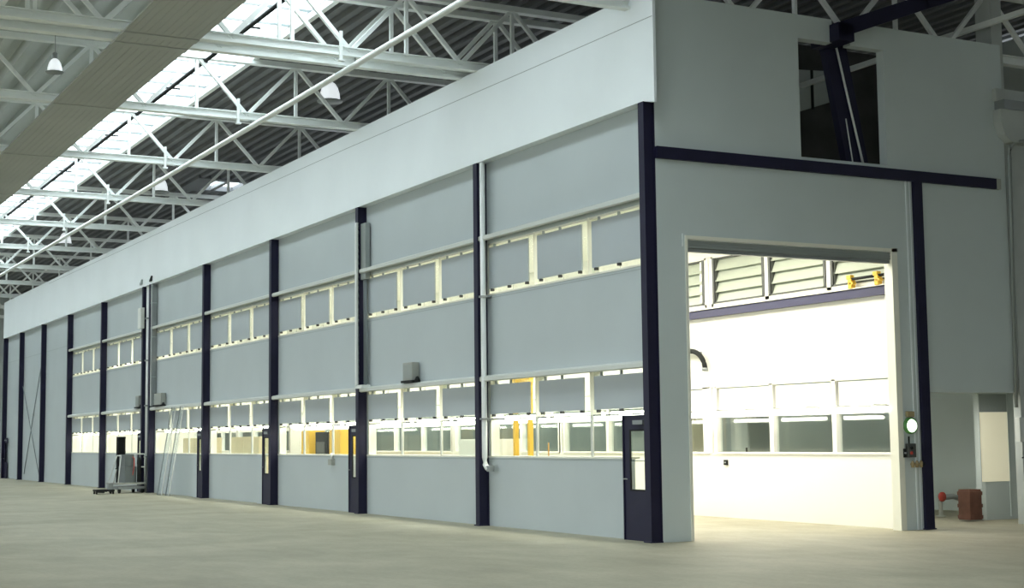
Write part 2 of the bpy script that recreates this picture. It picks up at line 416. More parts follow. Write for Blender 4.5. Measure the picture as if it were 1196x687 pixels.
for px, py, X, lab in LAMPS:
    q = onx(px, py, X)
    kk = 0.6 if px == 64 else 1.0
    lo = bell(round(q.x,2), round(q.y,2), round(q.z,2), lab, kk); lo.scale = (kk, kk, kk)

# ------------------------------------------------------------------ the white building: walls
def cutwall(name, label, x_or_y, rects):
    pass
w = MB()
# continuous bands
w.box(XL[7], XL[0]+CW-0.02, YP, YPI, LED1+0.1, UP0)
w.box(XL[7], XL[0]+CW-0.02, YP+0.001, YPI, UP1, ZT)
w.box(XEND+0.05, XL[7], YP+0.001, YPI, 0, ZT)
for k, (xr, xl) in enumerate(bays):
    xr2 = DOORS[k][0] if DOORS.get(k) else xr
    if k in (3, 4, 5):
        w.box(xl-0.02, xr2-0.55, YP, YPI, 0, SILL); w.box(xr2-0.56, xr2-0.03, 0.08, 0.10, 0, SILL)
    else: w.box(xl-0.02, xr2, YP, YPI, 0, SILL)
# wall behind each column
for k in range(0, 8):
    xa, xb = XL[k], ((XL[k]+CW-0.02) if k != 5 else X5B+CW)
    if k == 7: continue
    w.box(xa, xb, YP+0.01, YPI-0.01, 0, LED1+0.1); w.box(xa, xb, YP+0.01, YPI-0.01, UP0, UP1)
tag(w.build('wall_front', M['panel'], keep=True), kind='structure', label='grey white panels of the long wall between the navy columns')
# fine joints in the panels
w = MB()
for k, (xr, xl) in enumerate(bays):
    w.box(xl, xr, YP-0.004, YP+0.002, SILL-0.035, SILL-0.02)
    w.box(xl, xr, YP-0.004, YP+0.002, UP0-0.06, UP0-0.045)
for a, b in ((XL[7]-0.0, XL[8]+CW), (XL[8], XL[9]+CW), (XL[9], XEND+0.1)):
    w.box(b, a, YP-0.004, YP+0.002, 6.02, 6.035)
tag(w.build('trim_1', M['seam'], keep=True), kind='structure', label='thin dark joints in the long wall panels')
# fascia
fa = MB()
fa.prism([(XEND, ZF), (0.0, ZF), (0.34, ZF-0.08), (0.34, ZT), (XEND, ZT)], 'y', 0.0, 0.05)
fa.box(XEND, -0.005, 0.05, YP, ZF+0.005, ZT-0.002)
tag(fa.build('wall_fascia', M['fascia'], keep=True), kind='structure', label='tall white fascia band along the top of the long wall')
sm = MB()
pts = [(0.33, 8.68), (-4, 8.73), (-13.5, 8.86), (-30, 8.98), (-50, 9.08)]
for (a, za), (b, zb) in zip(pts, pts[1:]):
    sm.add([(a, -0.004, za), (b, -0.004, zb), (b, -0.004, zb+0.014), (a, -0.004, za+0.014)], [(0,1,2,3)])
tag(sm.build('trim_2', M['seam'], keep=True), kind='structure', label='thin joint line along the white fascia')

# end wall with doorway, hole and notch
EY1 = 8.26
OY0, OY1, OZ = 0.815, 5.33, 5.04
HY0, HY1, HZ0, HZ1 = 3.31, 5.30, 6.63, 8.78
NY0, NY1 = 4.10, 4.52
T = 0.20
w = MB()
w.box(-T, 0, CD, OY0, 0, 6.45)
w.box(-T, 0, OY0, OY1, OZ, 6.45)
w.box(-T, 0, OY1, 6.07, 0, 6.45)
w.box(-T, 0, 6.07, EY1, 2.48, 6.45)
w.box(-T, 0, CD, EY1, 6.45, HZ0)
w.box(-T, 0, CD, HY0, HZ0, ZT)
w.box(-T, 0, HY1, EY1, HZ0, ZT)
w.box(-T, 0, HY0, NY0, HZ1, ZT); w.box(-T, 0, NY1, HY1, HZ1, ZT)
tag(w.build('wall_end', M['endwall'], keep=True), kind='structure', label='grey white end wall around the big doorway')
tr = MB()
tr.box(-0.02, 0.02, OY1-0.02, OY1+0.11, 0, OZ+0.06); tr.box(-T, -0.02, OY1-0.012, OY1+0.0, 0, OZ)
tr.box(-0.02, 0.02, OY0-0.0, OY1+0.11, OZ-0.01, OZ+0.05); tr.box(-0.02, 0.02, OY0-0.04, OY0+0.01, 0, OZ+0.05)
tag(tr.build('trim_3', M['cream'], keep=True), kind='structure', label='cream frame round the big doorway')
tr = MB(); tr.box(0.0, 0.012, 5.70, 5.73, 0.0, 6.36); tr.box(0.0, 0.008, 5.80, 5.81, 0.0, 6.36); tr.box(0.0,0.015,0.72,0.735,4.9,5.12)
tag(tr.build('trim_4', M['fascia'], keep=True), kind='structure', label='narrow upright cover strip right of the doorway')
# roller shutter box over the doorway
e = empty('roller_shutter', (0, (OY0+OY1)/2, 4.82), 'grey rolled up shutter under the head of the big doorway', 'shutter')
hw = (OY1-OY0)/2 - 0.03
b = MB(); b.box(-0.16, -0.03, -hw, hw, 0.06, 0.20)
for k in range(3): b.box(-0.03, -0.015, -hw, hw, 0.07+k*0.045, 0.10+k*0.045)
b.build('curtain', M['shutter'], e)
b = MB(); b.box(-0.14, -0.04, -hw, hw, 0.0, 0.055); b.build('bottom_rail', M['mid'], e)

# room side of the long front wall, room ceiling, far wall
XR1 = XL[7]+0.2
w = MB(); w.box(XR1, -T, YPI, YFI, 6.12, 6.25)
tag(w.build('ceiling', M['inwall'], keep=True), kind='structure', label='white ceiling of the lit room inside')
w = MB(); w.box(XR1-0.1, XR1, YPI, YFI, 0, 6.12); tag(w.build('wall_room_end', M['inwall'], keep=True), kind='structure', label='white end wall of the lit room')
w = MB()
w.box(XR1, -T, YFI, YFO, 0, SILL+0.01); w.box(XR1, -T, YFI, YFO, 2.79, 4.53); w.box(XR1, -T, YFI, YFO, 5.62, 6.25)
for k in range(8):
    xc = XL[k] if k != 5 else XL[5]
    for za, zb in ((SILL+0.01, 2.79), (4.53, 5.62)): w.box(xc - 0.05, xc + (0.14 if k != 5 else 1.1), YFI, YFO, za, zb)
pass
tag(w.build('wall_far', M['inwall'], keep=True), kind='structure', label='brightly lit white far wall seen through the doorway')
w = MB(); w.box(-T-0.02, -T, YPI, OY0-0.01, 0, 6.12); w.box(-T-0.02, -T, OY0, OY1, OZ+0.06, 6.12); w.box(-T-0.02,-T,OY1+0.0,YFI,0,6.12)
w.box(XR1, -T-0.02, YPI, YPI+0.01, 0, SILL-0.02) if False else None
tag(w.build('wall_inner', M['inwall'], keep=True), kind='structure', label='white inner lining of the end wall')

# ------------------------------------------------------------------ windows of the long wall
def third(xr, xl, i):
    """clear edges of the i-th light from the left post"""
    L = xr - xl
    return xl + L*i/3, xl + L*(i+1)/3
hinge_me = MB().box(-0.03, 0.03, -0.02, 0.04, -0.015, 0.035).mesh('hinge', M['hinge'])
def front_window(k, xr, xl, z0, z1, fz0, fz1, low, door_x):
    row = 'lower' if low else 'upper'
    r = win_root('%s window band with grey flaps in the %s bay from the doorway corner' % (row, ORD[k]), ((xr+xl)/2, YP, z0))
    cx = (xr+xl)/2
    fr = MB(); d0, d1 = 0.03, 0.22
    fr.box(xl-cx, xr-cx, d0, d1, z1-z0-0.04, z1-z0)
    fr.box(xl-cx, (door_x if door_x else xr)-cx, -0.01, d1, 0, 0.035)
    fr.box(xl-cx, xl-cx+0.05, d0, d1, 0, z1-z0)
    fr.box(xr-cx-0.05, xr-cx, d0, d1, (2.08-z0) if door_x else 0, z1-z0)
    for i in (1, 2):
        x = xl + (xr-xl)*i/3 - cx - 0.07
        fr.box(x-0.03, x+0.03, d0+0.03, d1, (2.1-z0) if low else 0.03, z1-z0)
        fr.box(x+0.01, x+0.03, 0.0, d0+0.03, 0.03, z1-z0)
    fr.build('window_frame', M['cream'], r)
    gl = MB()
    gx1 = (door_x if door_x else xr) - cx
    gl.box(xl-cx+0.04, gx1, 0.07, 0.078, 0.03, (2.08-z0) if door_x else (z1-z0-0.03))
    if door_x: gl.box(xl-cx+0.04, xr-cx, 0.07, 0.078, 2.08-z0, z1-z0-0.03)
    gl.build('pane', M['glass'], r)
    for i in range(3):
        a, b = third(xr, xl, i)
        fa_, fb = a + 0.11 - cx, b - 0.25 - cx
        if i == 2: fb = xr - cx - 0.16 if not low else xr - cx - 0.18
        fl = MB(); fl.box(fa_, fb, -0.015, 0.012, fz0-z0, fz1-z0)
        fo = fl.build('flap', M['flap'], r)
        for hx in (0.06, 0.5, 0.94):
            o = bpy.data.objects.new('hinge', hinge_me); COL.objects.link(o); o.parent = r
            o.location = (fa_ + (fb-fa_)*hx, 0.0, fz0-z0-0.035)
        # top clips
        st = MB(); 
        for hx in (0.12, 0.5): st.box(fa_+(fb-fa_)*hx-0.02, fa_+(fb-fa_)*hx+0.02, 0, 0.04, fz1-z0, z1-z0-0.03)
        st.build('clip', M['seam'], r)
    if low:
        tb = MB(); tb.box(xl-cx+0.03, (xr if not door_x else xr)-cx, 0.045, 0.065, 2.10-z0, 2.125-z0); tb.build('transom_bar', M['mid'], r)
        ps = MB()
        for i in (1, 2):
            x = xl + (xr-xl)*i/3 - cx - 0.02
            ps.box(x-0.02, x+0.02, -0.005, 0.03, 0.03, 2.1-z0)
        ps.build('glazing_bar', M['grey_bar'], r)
M['grey_bar'] = mat('light_grey_glazing_bar', (0.6, 0.62, 0.58), 0.5)
for k, (xr, xl) in enumerate(bays):
    dx = DOORS[k][0] if DOORS.get(k) else None
    front_window(k, xr, xl, UP0, UP1, 4.73, 5.565, False, None)
    front_window(k, xr, xl, SILL, LED1+0.1, 2.21, 2.80, True, dx)

# ledges
def ledge(xr, xl, z, label):
    l = MB()
    l.prism([(YP, z-0.02), (0.07, z-0.06), (0.03, z-0.04), (0.03, z+0.03), (0.06, z+0.05), (YP, z+0.08)], 'x', xl-0.14, xr-0.02)
    return thing(l, 'wall_ledge', M['ledge'], label, 'ledge', 'light grey ledges over the window bands', keep=False)
for k, (xr, xl) in enumerate(bays):
    ledge(xr, xl, UP1+0.10, 'light grey ledge over the upper windows of the %s bay from the corner' % ORD[k])
    ledge(xr, xl, LED1+0.06, 'light grey ledge over the lower windows of the %s bay from the corner' % ORD[k])

# ------------------------------------------------------------------ columns
def column(x, label, h=ZF):
    e = empty('steel_column', (x, 0, 0), label, 'column', 'navy steel columns of the long wall')
    c = MB(); c.box(0, CW, 0, 0.02, 0, h); c.box(0.0, CW, CD-0.02, CD, 0, h); c.box(0.02, CW-0.02, 0.02, CD-0.02, 0, h)
    c.build('shaft', M['navy'], e)
    b = MB(); b.box(-0.02, CW+0.02, -0.03, CD-0.005, 0, 0.025); b.build('base_plate', M['navy'], e)
    return e
clab = {0: 'navy steel column at the corner between long wall and end wall', 1: 'navy steel column second from the corner, white pipe down its right side', 2: 'navy steel column third from the corner, pale cable channel on it',
        3: 'navy steel column fourth from the corner, beside a door with a lit slit', 4: 'navy steel column fifth from the corner, right of the leaning clear sheets', 5: 'left one of the paired navy columns, white box high on it',
        6: 'navy steel column just left of the wheeled equipment cart', 7: 'navy steel column where the window bands end', 8: 'navy column on the right of the thin crossed rods',
        9: 'navy column on the left of the thin crossed rods'}
for k, x in XL.items(): column(x, clab[k])
column(X5B, 'right one of the paired navy columns, grey pipe on its upper half')
column(XEND+0.02, 'farthest navy steel column at the left end of the long wall')
# bolts on the corner column are specks on its side
bt = MB()

# ------------------------------------------------------------------ navy steel on the end wall
b = MB(); b.box(0.0, 0.07, CD+0.0, 8.0, 6.36, 6.56)
e = empty('steel_beam', (0, 4, 6.36), 'navy steel beam running level across the end wall', 'beam')
MB().box(0.0, 0.07, CD-4, 7.95-4, 0, 0.20).build('web', M['navy'], e)
MB().box(0.0, 0.075, 7.95-4, 8.06-4, 0, 0.2).build('end_cap', M['boxgrey'], e)
e = empty('steel_column', (0.0, 5.96, 0), 'slim navy steel column right of the big doorway', 'column')
MB().box(0.0, 0.07, -0.10, 0.10, 0, 6.36).build('shaft', M['navy'], e)
MB().box(-0.0, 0.09, -0.12, 0.12, 0, 0.02).build('base_plate', M['navy'], e)

# slanting frame in the hole
e = empty('steel_brace', (-0.45, 4.7, 6.3), 'dark slanting steel frame leg inside the square wall hole', 'brace')
MB().bar((0, 0.30, 0.0), (0, -0.28, 2.85), 0.16, 0.5).build('leg', M['navy'], e)
MB().tube([(0.12, 0.36, 0.2), (0.12, -0.28, 2.7)], 0.022, 8).build('pipe', M['white_pipe'], e)
MB().tube([(0.12, 0.10, 0.2), (0.12, -0.06, 1.2)], 0.012, 8).build('cable', M['white_pipe'], e)
MB().bar((0.60, -0.62, 2.66), (0.60, 1.50, 3.46), 0.2, 0.27).build('rafter', M['navy'], e)
MB().bar((0.60, 1.45, 3.44), (0.60, 4.2, 4.44), 0.2, 0.27).build('rafter', M['navy'], e)
MB().box(-0.08, 0.7, -0.66, -0.30, 2.48, 2.80).build('knee_plate', M['navy'], e)
# hole edge burrs
# things in the loft behind the hole
w = MB(); w.box(-6.0, -5.8, 6.5, 12.1, 6.3, 10.6)  # dark sheet added behind the hole, stands in for the loft's shade
M['loft'] = mat('loft_shade_sheet', (0.06, 0.06, 0.058), 0.8, noise=0.3, nscale=1.2)
tag(w.build('loft_shade_backing', M['loft'], keep=True), kind='structure', label='dark sheet added as shade behind the wall hole')

e = empty('loft_board', (-5.7, 8.4, 9.0), 'pale leaning board in the dark loft behind the square wall hole', 'board')
MB().prism([(-0.5, 0.0), (0.62, 0.38), (0.6, 1.05), (-0.5, 0.98)], 'x', -0.04, 0.0).build('board', M['hallwall'], e)
MB().bar((0.02, -0.1, 0.1), (0.02, -0.1, 1.0), 0.04, 0.05).build('batten', M['dark'], e)
# ------------------------------------------------------------------ doors in the long wall
def door(n, xl, xr, label, slit=True):
    e = bpy.data.objects.new('door_%d' % n, None); COL.objects.link(e); e.location = ((xl+xr)/2, 0.07 if n in (3, 4, 5) else 0.14, 0)
    e['kind'] = 'structure'; e['label'] = label
    h = 2.06; W = (xr-xl); hx = W/2
    g0, g1 = -hx + (0.11 if n in (3, 4, 5) else 0.19), hx - 0.09
    d = MB(); d.box(-hx, g0, -0.012, 0.012, 0, h); d.box(g1, hx, -0.012, 0.012, 0, h); d.box(g0, g1, -0.012, 0.012, 0, 0.84); d.box(g0, g1, -0.012, 0.012, 1.83, h)
    d.build('door_leaf', M['navy'], e)
    MB().box(g0, g1, -0.005, 0.005, 0.84, 1.83).build('pane', M['glass'], e)
    b = MB(); b.box(g0-0.02, g0+0.003, -0.016, -0.0, 0.82, 1.85); b.box(g1-0.003, g1+0.02, -0.016, 0, 0.82, 1.85); b.box(g0, g1, -0.016, 0, 0.82, 0.85); b.box(g0, g1, -0.016, 0, 1.82, 1.85)
    b.build('glazing_bead', M['dark'], e)
    MB().box(0.0, 0.3, -0.10, -0.03, 1.93, 2.0).build('door_closer', M['mid'], e)
    hb = MB(); hb.tube([(-hx+0.07, -0.03, 1.02), (-hx+0.07, -0.08, 1.02), (-hx+0.18, -0.08, 1.02)], 0.011, 8); hb.build('handle', M['mid'], e)
    f_ = MB(); f_.box(-hx-0.03, -hx, -0.03, 0.02, 0, h+0.03); f_.box(-hx-0.03, hx, -0.03, 0.02, h, h+0.03); f_.build('door_frame', M['navy'], e)
dl = {0: 'navy door with tall glass pane beside the corner column', 2: 'navy door with lit slit beside the third column', 3: 'navy door with lit slit beside the fourth column', 4: 'narrow looking navy door beside the fifth column', 5: 'navy door beside the paired columns behind the cart'}
for i, (k, lab) in enumerate(dl.items()):
    door(i+1, DOORS[k][0], DOORS[k][1]-0.005, lab)
door(6, XEND+0.25, XEND+1.0, 'dark navy door beside the farthest column')

# ------------------------------------------------------------------ service runs on the columns
e = empty('drain_pipe', (-6.08, 0.06, 1.1), 'white pipe down the right side of the second column, elbow at its foot', 'pipe')
MB().tube([(0,0,6.2),(0,0,0.25),(0.02,0,0.12),(0.10,0,0.05),(0.2,0,0.04)], 0.055, 12).build('pipe', M['white_pipe'], e)
MB().box(-0.07, 0.07, -0.07, 0.16, 3.45, 3.49).build('pipe_clip', M['mid'], e)
MB().box(-0.07, 0.07, -0.07, 0.16, 1.0, 1.04).build('pipe_clip', M['mid'], e)
MB().box(0.17, 0.29, -0.05, 0.06, -0.02, 0.09).build('end_socket', M['mid'], e)
e = empty('cable_channel', (-12.62, -0.03, 3.0), 'pale upright cable channel on the third column', 'cable channel')
MB().box(-0.03, 0.06, -0.02, 0.05, 0, 3.93).build('channel', M['white_pipe'], e)
c = MB()
for j, dx in enumerate((0.12, 0.17, 0.22, 0.28)): c.tube([(dx, 0.16, 0.05), (dx+0.03*math.sin(j), 0.16, 1.6), (dx, 0.15, 2.7), (dx+0.02, 0.16, 3.8-0.05*j)], 0.016, 6)
c.build('cable', M['grey_pipe'], e)
MB().box(0.05, 0.34, 0.1, 0.22, 2.55, 3.9).build('tray', M['shutter'], e)
MB().box(-0.03, 0.4, -0.02, 0.2, -0.05, 0.03).build('foot_bracket', M['white_pipe'], e)
e = empty('downpipe', (-32.45, 0.09, 0.02), 'white downpipe between the paired navy columns', 'pipe')
MB().tube([(0,0,0),(0,0,7.28)], 0.07, 12).build('pipe', M['white_pipe'], e)
for z in (1.2, 3.0, 4.6, 6.1): MB().box(-0.09, 0.09, -0.09, 0.12, z, z+0.05).build('pipe_clip', M['mid'], e)
e = empty('grey_conduit', (-31.72, 0.08, 3.02), 'grey conduit on the upper half of the right paired column', 'conduit')
MB().box(-0.10, 0.04, -0.05, 0.12, 0, 4.28).build('duct', M['mid'], e)
MB().box(-0.16, -0.10, -0.05, 0.12, 0, 4.28).build('cover_strip', M['white_pipe'], e)
for z in (1.0, 2.4, 3.6): MB().box(-0.17, 0.06, -0.06, 0.12, z, z+0.03).build('pipe_clip', M['seam'], e)
e = empty('junction_box', (-32.93, -0.08, 5.8), 'white box fixed high on the left paired column', 'box')
MB().box(-0.10, 0.34, -0.06, 0.07, 0, 0.74).build('housing', M['boxwhite'], e, bevel=0.01)
MB().box(-0.08, 0.32, -0.07, -0.06, 0.03, 0.70).build('lid', M['boxwhite'], e)

# flood light boxes on the lower ledges
def ledge_box(x, label, w_=0.85, h_=0.4):
    e = empty('ledge_heater', (x, 0.10, LED1+0.12), label, 'wall box', 'grey boxes on the lower ledges')
    MB().box(-w_/2, w_/2, -0.08, 0.10, 0.05, h_+0.05).build('housing', M['boxgrey'], e, bevel=0.012)
    s = MB()
    for j in range(8): s.box(-w_/2+0.05+j*w_/8.6, -w_/2+0.07+j*w_/8.6, -0.085, -0.08, 0.1, h_)
    s.build('grille', M['seam'], e)
    MB().box(-w_/2-0.02, w_/2+0.1, -0.12, 0.08, 0.0, 0.05).build('bracket', M['dark'], e)
    MB().lathe((w_/2+0.22, -0.05, 0.0), [(0.0,0.0),(0.06,0.0),(0.06,0.05),(0.03,0.12),(0,0.13)], 12).build('sensor', M['dark'], e)
    return e
ledge_box(-9.75, 'grey box on the ledge of the second bay with a small black knob', 0.5)
ledge_box(-30.85, 'grey box on the ledge right of the paired columns', 0.9)
ledge_box(-33.65, 'grey box on the ledge left of the paired columns', 0.45)
e = empty('socket_box', (-14.75, 0.17, 1.12), 'small grey socket box under the window of the third bay', 'socket')
MB().box(-0.12, 0.12, -0.05, 0.05, 0, 0.15).build('housing', M['boxgrey'], e, bevel=0.008)
MB().tube([(0, 0, 0.14), (0, 0, 0.3)], 0.03, 8).build('cable', M['white_pipe'], e)
# fascia lugs
for x, lab in ((-33.1, 'tiny pale lug on the fascia edge above the paired columns'), (-31.75, 'tiny dark lug on the fascia edge right of the paired columns')):
    e = empty('fascia_lug', (x, -0.03, 7.40), lab, 'bracket')
    MB().prism([(-0.12, 0), (0.14, 0.0), (0.18, 0.18)], 'y', -0.03, 0.028).build('plate', M['seam'] if x < -32 else M['dark'], e)
    MB().tube([(0.05,-0.05,0.05),(0.05,0.02,0.05)], 0.02, 8).build('bolt', M['mid'], e)

# crossed rods in the eighth bay
for dy_, (xa, za), (xb, zb), lab in (( 0.04, (-52.0, 6.0), (-56.3, 0.3), 'thin dark rod slanting down to the left in the windowless bay'), (-0.03, (-56.6, 4.6), (-51.9, 0.1), 'thin dark rod slanting down to the right in the windowless bay')):
    e = empty('cross_rod', ((xa+xb)/2, 0.14, min(za, zb)), lab, 'rod')
    cx, cz = (xa+xb)/2, min(za, zb)
    MB().tube([(xa-cx, dy_, za-cz), (xb-cx, dy_, zb-cz)], 0.02, 8).build('rod', M['grey_pipe'], e)
    MB().lathe((0, dy_, (za+zb)/2-cz-0.05), [(0,0),(0.03,0),(0.03,0.1),(0,0.1)], 8).build('turnbuckle', M['mid'], e)

# leaning clear sheets
def sheet(x0, x1, lab, lean):
    e = empty('clear_sheet', ((x0+x1)/2, -0.15, 0), lab, 'sheet', 'clear plastic strips leaning in the fifth bay')
    hw = (x1-x0)/2
    s = MB(); 
    top = (lean, 0.33, 2.95)
    s.add([(-hw,-0.2,0.01),(hw,-0.2,0.01),(hw+lean,0.14,2.9),(-hw+lean,0.14,2.9),(-hw,-0.185,0.01),(hw,-0.185,0.01),(hw+lean,0.155,2.9),(-hw+lean,0.155,2.9)],
          [(0,1,2,3),(7,6,5,4),(0,4,5,1),(1,5,6,2),(2,6,7,3),(3,7,4,0)])
    s.build('film', M['plastic'], e)
    b = MB(); b.bar((-hw,-0.2,0.01),(-hw+lean,0.14,2.9),0.03,0.02); b.build('edge_strip', M['grey_pipe'], e)
    MB().bar((hw,-0.2,0.01),(hw+lean,0.14,2.9),0.03,0.02).build('edge_strip', M['white_pipe'], e)
sheet(-29.3, -28.8, 'left clear plastic strip leaning against the fifth bay wall', 0.4)
sheet(-28.3, -27.9, 'right clear plastic strip leaning against the fifth bay wall', 0.45)

# ------------------------------------------------------------------ wheeled equipment cart
e = empty('equipment_cart', (-32.5, -0.60, 0), 'grey wheeled equipment cart with tall black mast before the window', 'cart', rz=math.radians(8))
e.scale = (0.9, 0.80, 1)
MB().box(-0.55, 0.55, -0.62, 0.62, 0.14, 0.24).build('chassis', M['mid'], e, bevel=0.01)
MB().box(-0.6, 0.6, -0.66, 0.66, 0.30, 0.36).build('deck_plate', M['boxgrey'], e, bevel=0.01)
for sx in (-0.45, 0.45):
    for sy in (-0.52, 0.52):
        wv = MB(); wv.lathe((sx, sy-0.04, 0.09), [(0.0,0),(0.09,0),(0.09,0.08),(0.0,0.08)], 16, 'y'); wv.build('wheel', M['dark'], e)
MB().box(-0.35, 0.35, -0.22, 0.30, 0.36, 0.92).build('motor_cabinet', M['cab'], e, bevel=0.015)
MB().box(-0.3, 0.3, -0.22, 0.2, 0.92, 1.34).build('control_cabinet', M['cab'], e, bevel=0.01)
m_ = MB(); m_.box(-0.5, -0.36, -0.26, -0.20, 0.36, 1.95); m_.box(-0.5, -0.36, 0.04, 0.10, 0.36, 1.95); m_.box(-0.45, -0.4, -0.2, 0.04, 0.4, 1.9)
for z in (0.9, 1.4, 1.9): m_.box(-0.5, -0.34, -0.26, 0.10, z, z+0.06)
m_.build('mast', M['dark'], e)
gr = MB()
for a, b in (((-0.5,-0.6,0.36),(-0.2,-0.35,1.3)), ((0.5,-0.6,0.36),(0.2,-0.35,1.3)), ((-0.2,-0.35,1.3),(0.2,-0.35,1.3)), ((0.5,0.6,0.36),(0.5,0.6,1.35)), ((-0.5,0.6,0.36),(-0.5,0.6,1.35)), ((-0.5,0.6,1.35),(0.5,0.6,1.35)), ((0.5,0.6,1.35),(0.2,0.05,1.35)),((0.5,0.6,0.9),(0.2,0.1,0.9))):
    gr.tube([a, b], 0.022, 8)
gr.build('guard_rail', M['boxwhite'], e)
MB().lathe((0.42, 0.38, 0.38), [(0,0),(0.09,0),(0.09,0.75),(0.05,0.85),(0,0.86)], 14).build('cylinder', M['dark'], e)
hz = MB(); hz.tube([(0.3,0.12,0.5),(0.42,0.15,0.9),(0.36,0.18,1.2),(0.24,0.1,1.3)], 0.02, 8); hz.build('hose', M['red'], e)
MB().tube([(-0.6,-0.62,0.06),(-0.7,-0.95,0.1),(-0.4,-1.1,0.05),(0,-1.0,0.04)], 0.03, 8).build('cable', M['dark'], e)
e = empty('floor_trolley', (-31.9, -1.52, 0), 'low dark trolley on the floor left of the cart', 'trolley')
e.scale = (1, 0.7, 0.9)
MB().box(-0.25, 0.25, -0.45, 0.45, 0.10, 0.17).build('fork_frame', M['dark'], e)
for sy in (-0.4, 0.4):
    for sx in (-0.18, 0.18): MB().lathe((sx, sy-0.03, 0.06), [(0,0),(0.06,0),(0.06,0.06),(0,0.06)], 14, 'y').build('wheel', M['dark'], e)
MB().tube([(0, 0.4, 0.15), (0, 0.62, 0.95)], 0.022, 8).build('handle', M['boxgrey'], e)
MB().tube([(-0.15, 0.62, 0.95), (0.15, 0.62, 0.95)], 0.025, 8).build('grip', M['dark'], e)
MB().box(-0.12, 0.12, 0.2, 0.42, 0.17, 0.4).build('pump', M['mid'], e, bevel=0.01)

# ------------------------------------------------------------------ doorway fittings
e = empty('signal_lamp', (0.0, 5.60, 1.70), 'round lit signal lamp on the doorway jamb strip', 'lamp')
MB().lathe((0.0, 0, 0.17), [(0.15,0.0),(0.15,0.05),(0.12,0.07)], 24, 'x').build('rim', M['lens_rim'], e)
MB().lathe((0.0, 0, 0.17), [(0.12,0.05),(0.10,0.09),(0.05,0.11),(0,0.115)], 24, 'x').build('lens', M['lens_green'], e)
MB().box(0, 0.07, -0.09, 0.07, 0.33, 0.43).build('hood', M['brass'], e, bevel=0.008)
e = empty('control_box', (0.0, 5.57, 1.30), 'dark push button box below the signal lamp', 'switch box')
MB().box(0, 0.08, -0.09, 0.10, 0, 0.25).build('housing', M['louvre'], e, bevel=0.01)
MB().lathe((0.08, -0.02, 0.17), [(0.03,0),(0.03,0.02),(0,0.025)], 12, 'x').build('button', M['dark'], e)
MB().lathe((0.08, -0.02, 0.08), [(0.03,0),(0.03,0.02),(0,0.025)], 12, 'x').build('button', M['red'], e)
MB().tube([(0.04, -0.03, 0.25), (0.04, -0.03, 0.38)], 0.015, 8).build('cable', M['dark'], e)
e = empty('valve_set', (0.0, 5.70, 1.12), 'small brass valve set under the push button box', 'valve')
MB().tube([(0.05, -0.14, 0.06), (0.05, 0.14, 0.06)], 0.022, 8).build('pipe', M['brass'], e)
for yy in (-0.1, 0.0, 0.1): MB().lathe((0.05, yy, 0.0), [(0,0),(0.03,0.0),(0.03,0.1),(0,0.13)], 10).build('valve', M['brass'], e)
MB().lathe((0.05, 0.15, 0.03), [(0,0),(0.035,0),(0.035,0.06),(0,0.06)], 10).build('cap', M['dark'], e)
e = empty('lock_plate', (0.0, 5.44, 1.30), 'small black lock plate at the doorway edge', 'lock')
MB().box(0.02, 0.035, -0.03, 0.03, 0, 0.16).build('plate', M['dark'], e)
MB().lathe((0.035, 0, 0.08), [(0.018,0),(0.018,0.03),(0,0.03)], 10, 'x').build('knob', M['mid'], e)
e = empty('switch', (-5.6, YFI-0.01, 1.08), 'small black switch on the lit far wall under the window', 'switch')
MB().box(-0.06, 0.06, -0.03, 0.01, 0.03, 0.14).build('plate', M['dark'], e, bevel=0.005)
MB().box(-0.03, 0.03, -0.04, -0.03, 0.07, 0.10).build('rocker', M['mid'], e)

